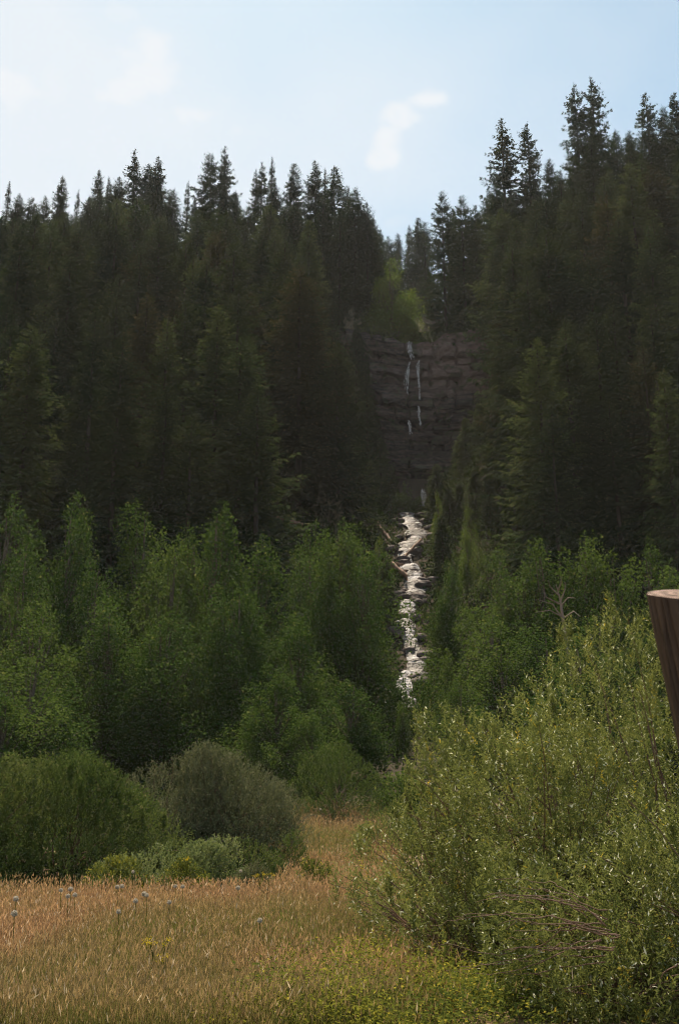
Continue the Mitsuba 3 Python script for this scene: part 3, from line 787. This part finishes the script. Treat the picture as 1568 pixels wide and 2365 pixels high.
# bushes at the far edge of the meadow
pL = at(140, 2020, 25.0)
put_shrub('willow_bush', 'rounded green willow bush at the left edge of the meadow', 'bush', None, 'thicket_leaves', rs, -6.0, 23.4, 2.4, 1.8, 2.75, 52000, 0.085, 0.034, sprout=10, lumps=16, n_stem=34, tuft=12)
put_shrub('willow_bush', 'darker willow bush cut off by the left edge of the photo', 'bush', None, 'thicket_leaves', rs, -7.9, 21.6, 1.8, 1.6, 2.7, 26000, 0.09, 0.034, lumps=16, n_stem=40, tuft=12)
put_shrub('grey_bush', 'tall grey brown bush, its highest top below the aspens', 'bush', 'grey brown bushes behind the meadow', 'grey_leaves', rs, -3.0, 29.0, 2.0, 1.6, 2.7, 40000, 0.085, 0.03, lumps=18, n_stem=90, tuft=12)
put_shrub('grey_bush', 'grey brown bush at the left, next to the green willow', 'bush', 'grey brown bushes behind the meadow', 'grey_leaves', rs, -4.7, 28.5, 1.8, 1.5, 2.45, 30000, 0.085, 0.03, lumps=16, n_stem=80, tuft=12)
put_shrub('grey_bush', 'twiggy grey bush at the right, at the end of the meadow path', 'bush', 'grey brown bushes behind the meadow', 'grey_leaves', rs, -1.75, 30.0, 1.2, 1.2, 1.9, 11000, 0.065, 0.022, lumps=12, n_stem=120, tuft=12)
put_shrub('dark_bush', 'dark green bush under the aspens at the end of the path', 'bush', None, 'thicket_leaves', rs, 0.0, 38.0, 1.7, 1.6, 2.3, 13000, 0.09, 0.035, lumps=14, n_stem=30, tuft=10)
put_shrub('dark_bush', 'small dark bush left of the willow thicket at the meadow end', 'bush', None, 'thicket_leaves', rs, 1.4, 30.0, 1.1, 1.1, 1.4, 8000, 0.07, 0.028, lumps=10, n_stem=20, tuft=10)
for (x, y, rx, h, lab) in [(4.3, 61.0, 1.7, 3.0, 'leafy green bush where the stream disappears at its foot'), (2.6, 59.0, 1.6, 3.2, 'leafy green bush left of the foot of the stream'), (7.3, 121.6, 1.4, 2.4, 'light leafy bush at the left corner of the stream top'), (9.6, 122.2, 1.2, 1.8, 'low leafy bush at the very top of the visible stream'), (2.35, 39.5, 1.2, 1.5, 'low leafy bush behind the left end of the willow thicket'), (5.9, 64.0, 1.2, 2.6, 'leafy green bush right of the foot of the stream')]:
    put_shrub('bank_bush', lab, 'bush', 'bushes at the foot of the slope by the stream', 'aspen_leaves', rs, x, y, rx, rx, h, 5000, 0.15, 0.075, lumps=12, n_stem=10, tuft=8)
# low green plants along the edge
LOW = [(285, 1995, 21.0, .75, .5, .7, 5000, 'sage_leaves', 'pale sage green shrub at the left end of the low row beside the green willow'), (390, 1990, 21.2, 1.1, .7, .9, 9000, 'sage_leaves', 'low spreading sage green shrub, broad and pale, in front of the grey bushes'), (490, 1975, 21.6, .75, .6, .9, 5000, 'sage_leaves', 'pale sage green shrub at the right end of the low row'),
       (275, 2010, 20.8, .7, .5, .62, 4500, 'weed_leaves', 'low dark green leafy plant in front of the green willow'), (430, 2005, 20.6, .6, .4, .5, 3000, 'weed_leaves', 'low leafy plant with a yellow tuft before the sage shrub'),
       (665, 1950, 25.0, .42, .38, .95, 2600, 'thicket_leaves', 'small round dark shrub on the meadow path'), (720, 2000, 20.6, .42, .3, .55, 2200, 'weed_leaves', 'flat bright green plant patch beside the path'),
       (585, 2000, 20.8, .4, .3, .5, 1800, 'grey_leaves', 'small brownish plant between the sage shrub and the path'), (575, 1945, 24.5, .8, .5, .8, 3000, 'thicket_leaves', 'low green growth at the foot of the grey bush')]
for px, py, D, rx, ry, h, n, m, lab in LOW:
    p = at(px, py, D)
    put_shrub('low_plant', lab, 'plant', None, m, rs, p[0], p[1], rx, ry, h, n, 0.055, 0.026, lumps=12, n_stem=14, tuft=8)
# pale shrubs on the slope
for px, py, D, h, lab in [(756, 1135, 100, 3.0, 'pale dry shrub left of the stream, above the central aspen'), (738, 1080, 104, 2.2, 'small pale shrub above the pale dry one'), (812, 715, 150, 3.2, 'pale blossoming shrub left of the cliff top'), (808, 745, 149, 1.6, 'small pale shrub below the blossoming one')]:
    p = at(px, py, D)
    st, fo = shrub(rs, p[0], p[1], h * .42, h * .4, h, 900, 0.26, 0.13, lumps=8, n_stem=14, z0=p[2] - h, tuft=8)
    st.tube(np.array([[p[0], p[1], hz(p[0], p[1]) - 0.3], [p[0] + .1, p[1], p[2] - h * .8]]), [0.09, 0.05], 5)
    t = thing('pale_shrub', lab, 'shrub', 'pale shrubs on the slope')
    part(t, 'stem', st.ply('dead_wood', True), kind='stuff')
    part(t, 'foliage', fo.ply('pale_leaves'))
# bare arching twigs of the front willow
TW = [[(1400, 2110), (1330, 2068), (1240, 2045), (1130, 2040), (1060, 2052)], [(1410, 2150), (1300, 2108), (1180, 2102), (1080, 2112), (990, 2130)], [(1430, 2165), (1330, 2140), (1200, 2130), (1110, 2150)], [(1390, 2178), (1290, 2200), (1220, 2230), (1120, 2245), (1000, 2225), (930, 2215)],
      [(1420, 2195), (1320, 2180), (1180, 2170), (1090, 2190)], [(1400, 2210), (1280, 2215), (1160, 2240), (1040, 2262)], [(1568, 2255), (1500, 2290), (1440, 2330), (1330, 2335)], [(1360, 2120), (1290, 2085), (1190, 2080), (1100, 2085)], [(1590, 2300), (1540, 2330), (1480, 2350)]]
k = thing('bare_branch', 'bundle of bare reddish twigs arching out of the front willow bush', 'branch')
for n, tw in enumerate(TW):
    P = np.array([at(px, py, 8.45 + 0.05 * n + 0.07 * q) for q, (px, py) in enumerate(tw)])
    tt = np.linspace(0, 1, 24); kn = np.linspace(0, 1, len(P))
    mb = MB()
    for s in range(3):
        p = np.stack([np.interp(tt, kn, P[:, c]) for c in range(3)], 1)
        p = np.vstack([p[:1], (p[:-2] + p[1:-1] + p[2:]) / 3, p[-1:]])
        p += np.cumsum(rs.normal(0, 0.012, p.shape), 0) + [0, 0, rs.normal(0, .05)]
        p = p[: int(24 * rs.uniform(.6, 1))]
        mb.tube(p, np.linspace(0.0052, 0.002, len(p)), 5)
    part(k, 'twig', mb.ply('twig_bark', True))

# ------------------------------------------------------------------ dead tree, logs, boulders
def dead_tree():
    p = at(1302, 1440, 53); g = hz(p[0], p[1])
    k = thing('dead_tree', 'pale bare dead tree with spreading branches among the right aspens', 'tree')
    top = at(1283, 1335, 53)
    mb = MB()
    base = np.array([p[0] + .15, p[1] - 2.2, g - .2]); mid = at(1298, 1420, 50.8); top = at(1284, 1350, 50.8)
    mb.tube([base, (base + mid) / 2 + [.08, 0, 0], mid, (mid + top) / 2 + [.05, 0, 0], top], [.12, .10, .08, .05, .015], 7)
    part(k, 'trunk', mb.ply('dead_wood', True))
    for a, b, c in [((1300, 1430), (1275, 1395), (1240, 1385)), ((1298, 1425), (1270, 1410), (1235, 1415)), ((1292, 1395), (1262, 1380), (1258, 1368)), ((1296, 1400), (1312, 1380), (1330, 1382)), ((1294, 1390), (1305, 1360), (1306, 1345)),
                    ((1290, 1375), (1270, 1355), (1266, 1340)), ((1299, 1430), (1325, 1412), (1340, 1425)), ((1288, 1365), (1296, 1345), (1295, 1330))]:
        mb = MB(); mb.tube([at(*a, 50.8), at(*b, 50.5), at(*c, 50.2)], [.045, .03, .01], 5)
        part(k, 'branch', mb.ply('dead_wood', True))


dead_tree()
for a, b, rad, lab in [((925, 1297, 101.5), (972, 1246, 105), .16, 'slanting dark log lying across the middle of the stream'), ((915, 1300, 99.5), (962, 1316, 99.8), .13, 'pale log lying level across the stream below the slanting one'),
                       ((905, 1303, 98.5), (957, 1345, 96), .26, 'thick mossy log leaning down over the stream'), ((940, 1330, 97), (948, 1360, 95), .13, 'short dark log under the thick mossy one'), ((868, 1205, 113), (905, 1250, 108), .2, 'dead log on the left bank above the stream'),
                       ((640, 1195, 92), (700, 1212, 92), .2, 'brown log on the bank left of the central aspen')]:
    A, B = at(*a), at(*b)
    t = np.linspace(0, 1, 9)[:, None]
    p = A + (B - A) * t + rs.normal(0, .03, (9, 3))
    mb = MB(); mb.tube(p, rad * np.linspace(1.1, .8, 9), 8)
    k = thing('fallen_log', lab, 'log', 'fallen logs by the stream')
    part(k, 'log', mb.ply('log_wood', True))
    for n in range(3):
        q = p[2 + 2 * n]; e = q + rdir(rs, 1)[0] * [.6, .3, .6]
        m2 = MB(); m2.tube([q, e], [rad * .3, .02], 5)
        part(k, 'branch_stub', m2.ply('log_wood', True))
ICO = trimesh.creation.icosphere(subdivisions=3)
for n in range(46):
    y = rs.uniform(70, 122); side = rs.choice([-1, 1])
    x = float(stream_x(y) + .5 * math.sin(y * .35)) + side * rs.uniform(0.2, 2.1) * np.interp(y, [70, 122], [.6, 1.1])
    s = rs.uniform(.25, .7)
    v = np.array(ICO.vertices); v = v * (1 + .55 * (meshkit.fbm(v * 1.3 + n * 7.7, 3, 3)[:, None] - .5)) * [s * 1.25, s, s * .75]
    v += [x, y, float(np.interp(y, AX_Y, AX_Z)) + .3]
    scene_key = thing('boulder', 'dark wet boulder in the bed of the cascading stream', 'boulder', 'boulders in the stream')
    scene[scene_key] = ply((v, ICO.faces), 'wet_rock', True)

# ------------------------------------------------------------------ wooden post at the right edge
def post():
    Y0 = 3.0
    R, cut = 0.135, math.radians(17)
    lt = at(1497, 1374, Y0)
    top = lt + np.array([R, 0, 0])
    ang = np.linspace(0, 2 * PI, 193)[:-1]
    axis = unit(np.array([-0.135, 0, 1.0]))
    n_v = 60
    vv = []
    Lp = 2.75
    rr = 1 + 0.035 * (meshkit.noise(np.stack([np.cos(ang) * 2, np.sin(ang) * 2, ang * 0], -1), 5) - .5) * 2
    for t in np.linspace(0, 1, n_v):
        c = top - axis * Lp * (1 - t)
        wob = 1 + 0.05 * (meshkit.noise(np.stack([np.cos(ang) * 3, np.sin(ang) * 3, ang * 0 + t * 6], -1), 2) - .5)
        for k0, (ca, lo_) in enumerate(((3.35, .45), (3.75, .2), (4.1, .62), (2.95, .3), (4.5, .5), (3.55, .75), (5.2, .4))):
            wob = wob - (.10 * np.clip((t - lo_) / .2, 0, 1)) * np.exp(-((ang - ca - .05 * math.sin(t * 9 + k0)) / .028) ** 2)
        wob = wob - .03 * np.clip((t - .97) / .03, 0, 1)
        ring = np.stack([np.cos(ang) * R * rr * wob, np.sin(ang) * R * rr * wob, 0 * ang], 1)
        ring[:, 2] += np.sin(ang) * R * math.tan(cut) * t ** 8
        vv.append(c + ring)
    v = np.vstack(vv); m = 192
    i, j = np.meshgrid(np.arange(n_v - 1), np.arange(m), indexing='ij')
    q = np.stack([i * m + j, i * m + (j + 1) % m, (i + 1) * m + (j + 1) % m, (i + 1) * m + j], -1).reshape(-1, 4)
    k = thing('wooden_post', 'weathered round wooden post leaning in at the right edge, close to the camera', 'post')
    part(k, 'shaft', ply((v, q), 'post_wood', True))
    rim = v[-m:]
    cv = np.vstack([rim + [0, 0, .001], top + [0, 0, .006]])
    f = np.stack([np.arange(m), (np.arange(m) + 1) % m, np.full(m, m)], 1)
    part(k, 'cut_top', ply((cv, f), 'cut_wood', False))
    return top


POST_TOP = post()

# ------------------------------------------------------------------ meadow grass
def grass():
    r = np.random.default_rng(9)
    mb = MB()

    def field(n, y0, y1, pw):
        y = y0 + (y1 - y0) * r.random(n) ** pw
        x = r.uniform(-0.36, 0.36, n) * (y + 1.0)
        return x, y
    # seed stalks
    n = 125000
    x, y = field(n, 7.6, 40, 1.5)
    edge = 0.9 + 0.9 * (meshkit.noise(np.stack([y * .6, 0 * y, 0 * y], -1), 1) - .5) + np.interp(y, [8, 10, 13, 24], [-1.3, -.1, .3, .2])
    keep = ((x < edge + r.exponential(.28, n) - .1) & ((y < 19.8) | (x > -1.2))) | ((y > 27) & (x > -1.9) & (x < 1.6))
    x, y = x[keep], y[keep]
    drift = meshkit.fbm(np.stack([x * .45, y * .3, 0 * x], -1), 3, 4)
    drift = drift + .5 * (meshkit.noise(np.stack([x * .22, y * .16, 0 * x], -1), 31) - .5)
    drift2 = meshkit.fbm(np.stack([x * 1.4, y * .9, 0 * x + 5], -1), 3, 6)
    n = len(x)
    z = height(x, y)
    h = (0.15 + .26 * r.random(n)) * (0.7 + .6 * drift)
    lean = r.normal(0, .16, (n, 2)) + [.05, 0]
    tip = np.column_stack([x + lean[:, 0] * h, y + lean[:, 1] * h, z + h])
    b = np.column_stack([x, y, z])
    green = sstep(.42, .62, drift)[:, None] * .8 + sstep(.48, .66, drift2)[:, None] * .45
    green = np.clip(green + .8 * sstep(-1.0, .3, x - np.interp(y, [8, 10, 13, 24], [0.2, 1.2, 1.6, 1.8]) + .8 * (drift2 - .5))[:, None] * (y < 22)[:, None], 0, 1)
    jit = r.uniform(.7, 1.3, (n, 1))
    tan = np.array([.305, .195, .098]) * (1 - .35 * r.random((n, 1))) + np.array([.05, .0, .01]) * r.random((n, 1))
    grn = np.array([.15, .165, .04])
    col = (tan * (1 - np.clip(green, 0, 1)) + grn * np.clip(green, 0, 1)) * jit
    mb.leaves(b, tip - b, rdir(r, n) * [1, 1, .1], h, .005 + .0003 * y, col * .85, wide=.3)
    hl = r.uniform(.04, .095, n)
    heads = np.array([.43, .272, .138]) * r.uniform(.7, 1.25, (n, 1)) * (1 - .35 * np.clip(green, 0, 1)) + np.array([0, .03, 0]) * np.clip(green, 0, 1)
    heads[r.random(n) < .035] = [.62, .50, .34]
    dr_ = unit(tip - b) + np.column_stack([r.normal(0, .25, (n, 2)), -.1 * r.random(n)])
    for s in range(2):
        mb.leaves(tip - unit(dr_) * .02, dr_, rdir(r, n) * [1, 1, .3], hl, .006 + .0004 * y * r.uniform(.6, 1.2, n), heads, wide=.4)
    # green and straw blades under them
    n = 80000
    x, y = field(n, 7.6, 40, 1.5)
    edge = 1.5 + 0.9 * (meshkit.noise(np.stack([y * .6, 0 * y, 0 * y], -1), 1) - .5) + np.interp(y, [8, 10, 13, 24], [-1.3, -.1, .3, .2])
    keep = ((y < 20.2) & (x < edge)) | ((y >= 20.2) & (x > -1.6) & (x < 1.6)); x, y = x[keep], y[keep]; n = len(x)
    drift = meshkit.fbm(np.stack([x * .45, y * .3, 0 * x], -1), 3, 4)
    z = height(x, y); h = .07 + .20 * r.random(n)
    b = np.column_stack([x, y, z])
    d = np.column_stack([r.normal(0, .38, (n, 2)), np.ones(n)])
    t = np.clip(.75 * sstep(.44, .64, drift)[:, None] - .1 + r.normal(0, .3, (n, 1)), 0, 1)
    col = (np.array([.26, .175, .065]) * (1 - t) + np.array([.12, .155, .04]) * t) * r.uniform(.7, 1.3, (n, 1))
    mb.leaves(b, d, rdir(r, n) * [1, 1, .2], h, .008 + .0007 * y, col, wide=.3)
    scene['meadow_grass'] = mb.ply('grass_blades')
    labels['meadow_grass'] = {'label': 'tall dry tan meadow grass with pinkish seed heads', 'category': 'grass', 'kind': 'stuff'}


grass()


def cover():
    """Bright leafy weeds low in the middle, between the grass and the thicket."""
    r = np.random.default_rng(19)
    mb = MB()
    n = 3000
    y = r.uniform(7.6, 10.8, n)
    x = np.interp(y, [7.6, 8.6, 9.6, 11.5], [-.95, -.9, -.6, .3]) + 2.5 * r.random(n) ** 1.4 - .5 * r.random(n) - .3 * (meshkit.noise(np.stack([y * 2.0, 0 * y, 0 * y], -1), 2) - .5)
    z = height(x, y)
    lump = meshkit.fbm(np.stack([x * 2.2, y * 2.2, 0 * x], -1), 3, 8)
    h = (.02 + .48 * lump) * np.clip((x + 1.4) / .9, .35, 1)
    ok = r.random(n) < .35 + 1.1 * sstep(.35, .6, meshkit.noise(np.stack([x * 1.6, y * 1.6, 0 * x], -1), 12))
    x, y, z, h = x[ok], y[ok], z[ok], h[ok]; n = len(x)
    tips = np.column_stack([x, y, z])
    h = h * r.uniform(.6, 1.5, n)
    k = 16
    s = r.random((n, k))
    p = tips[:, None] + np.stack([r.normal(0, .07, (n, k)), r.normal(0, .07, (n, k)), h[:, None] * (0.25 + .75 * s)], -1)
    m = n * k
    L = r.uniform(.022, .05, m)
    d = np.column_stack([r.normal(0, 1, (m, 2)), r.normal(.25, .4, m)])
    mb.leaves(p.reshape(-1, 3), d, unit(np.column_stack([r.normal(0, .5, (m, 2)), np.ones(m)])), L, L * .55, fold=.15)
    scene['leafy_weeds'] = mb.ply('weed_leaves')
    labels['leafy_weeds'] = {'label': 'bright yellow green leafy weeds in front of the willow thicket', 'category': 'weeds', 'kind': 'stuff'}


cover()

# salsify clocks: stem and a ball of down
SEED = [(33, 2111), (37, 2077), (141, 2057), (163, 2055), (157, 2071), (173, 2068), (271, 2050), (282, 2048), (274, 2107), (313, 2082), (333, 2066), (339, 2069), (391, 2085), (405, 2048), (422, 2049), (556, 2013), (550, 2052), (600, 2127), (740, 1870), (307, 2015)]
r = np.random.default_rng(31)
ball = MB()
nd = rdir(r, 170)
ball.leaves(nd * .006, nd, rdir(r, 170), .036, .0075, wide=.85)
ball_d = ball
sd = MB()
for d in rdir(r, 90):
    a = d * .036
    e = rdir(r, 3)
    sd.leaves(np.repeat(a[None], 3, 0), unit(e + d * .4), rdir(r, 3), .014, .008)
ball.v += sd.v; ball.f += [f + ball.n for f in sd.f]
BALL = ball.ply('seed_down')
SEED_AT = ['beside another at the left edge', 'near the left edge']
for n, (px, py) in enumerate(SEED):
    D = float(np.interp(py, [1870, 2015, 2050, 2070, 2085, 2110, 2127], [33, 18.3, 15.3, 14, 13.1, 11.8, 11.2]))
    p = at(px, py, D); g = hz(p[0], p[1])
    k = thing('seed_head_plant', 'round white seed head on a stalk above the dry grass', 'wildflower', 'white seed heads in the meadow')
    mb = MB(); mb.tube([[p[0] + .03, p[1], g - .02], [p[0] + .01, p[1], (g + p[2]) / 2], [p[0], p[1], p[2]]], [.006, .005, .004], 5)
    part(k, 'stalk', mb.ply('weed_leaves', True))
    s = r.uniform(.6, .85)
    part(k, 'seed_head', BALL, T().translate(p.tolist()).rotate([0, 0, 1], float(r.uniform(0, 360))).scale(s))
for px, py, w, D, lab in [(365, 2176, .30, 9.9, 'yellow flat topped flower in the middle of the dry meadow'), (608, 2022, .34, 18.0, 'yellow flower clump near the far end of the meadow'), (432, 1985, .10, 20.2, 'small yellow flower tuft in the low green plants'), (375, 2215, .12, 9.6, 'little yellow flower below the flat topped one')]:
    p = at(px, py, D); g = hz(p[0], p[1])
    k = thing('yellow_flower', lab, 'wildflower', 'yellow wildflowers in the meadow')
    fl, stm = MB(), MB()
    for s in range(int(7 + 24 * w)):
        q = p + np.array([r.uniform(-w / 2, w / 2), r.normal(0, .06), r.normal(0, .018)])
        stm.tube([[p[0] + r.normal(0, .02), p[1], g], [q[0] * .6 + p[0] * .4, q[1], q[2] - .1], q], [.004, .003, .002], 4)
        m = 15
        b = q + rdir(r, m) * [.022, .022, .010]
        fl.leaves(b, rdir(r, m) + [0, 0, .3], rdir(r, m) + [0, 0, .6], .011, .008)
    part(k, 'stalk', stm.ply('weed_leaves', True), kind='stuff')
    part(k, 'blossom', fl.ply('yellow_petals'), kind='stuff')

# ------------------------------------------------------------------ air
scene['haze_air'] = {'type': 'homogeneous', 'albedo': {'type': 'rgb', 'value': [0.91, 0.94, 0.97]}, 'sigma_t': 0.00014}
scene['haze'] = {'type': 'cube', 'to_world': T().translate([0, 400, 88]).scale([1000, 1450, 92]), 'bsdf': {'type': 'null'}, 'interior': {'type': 'ref', 'id': 'haze_air'}}
scene['camera']['medium'] = {'type': 'ref', 'id': 'haze_air'}
labels['haze'] = {'label': 'thin summer haze in the valley air', 'category': 'haze', 'kind': 'stuff'}
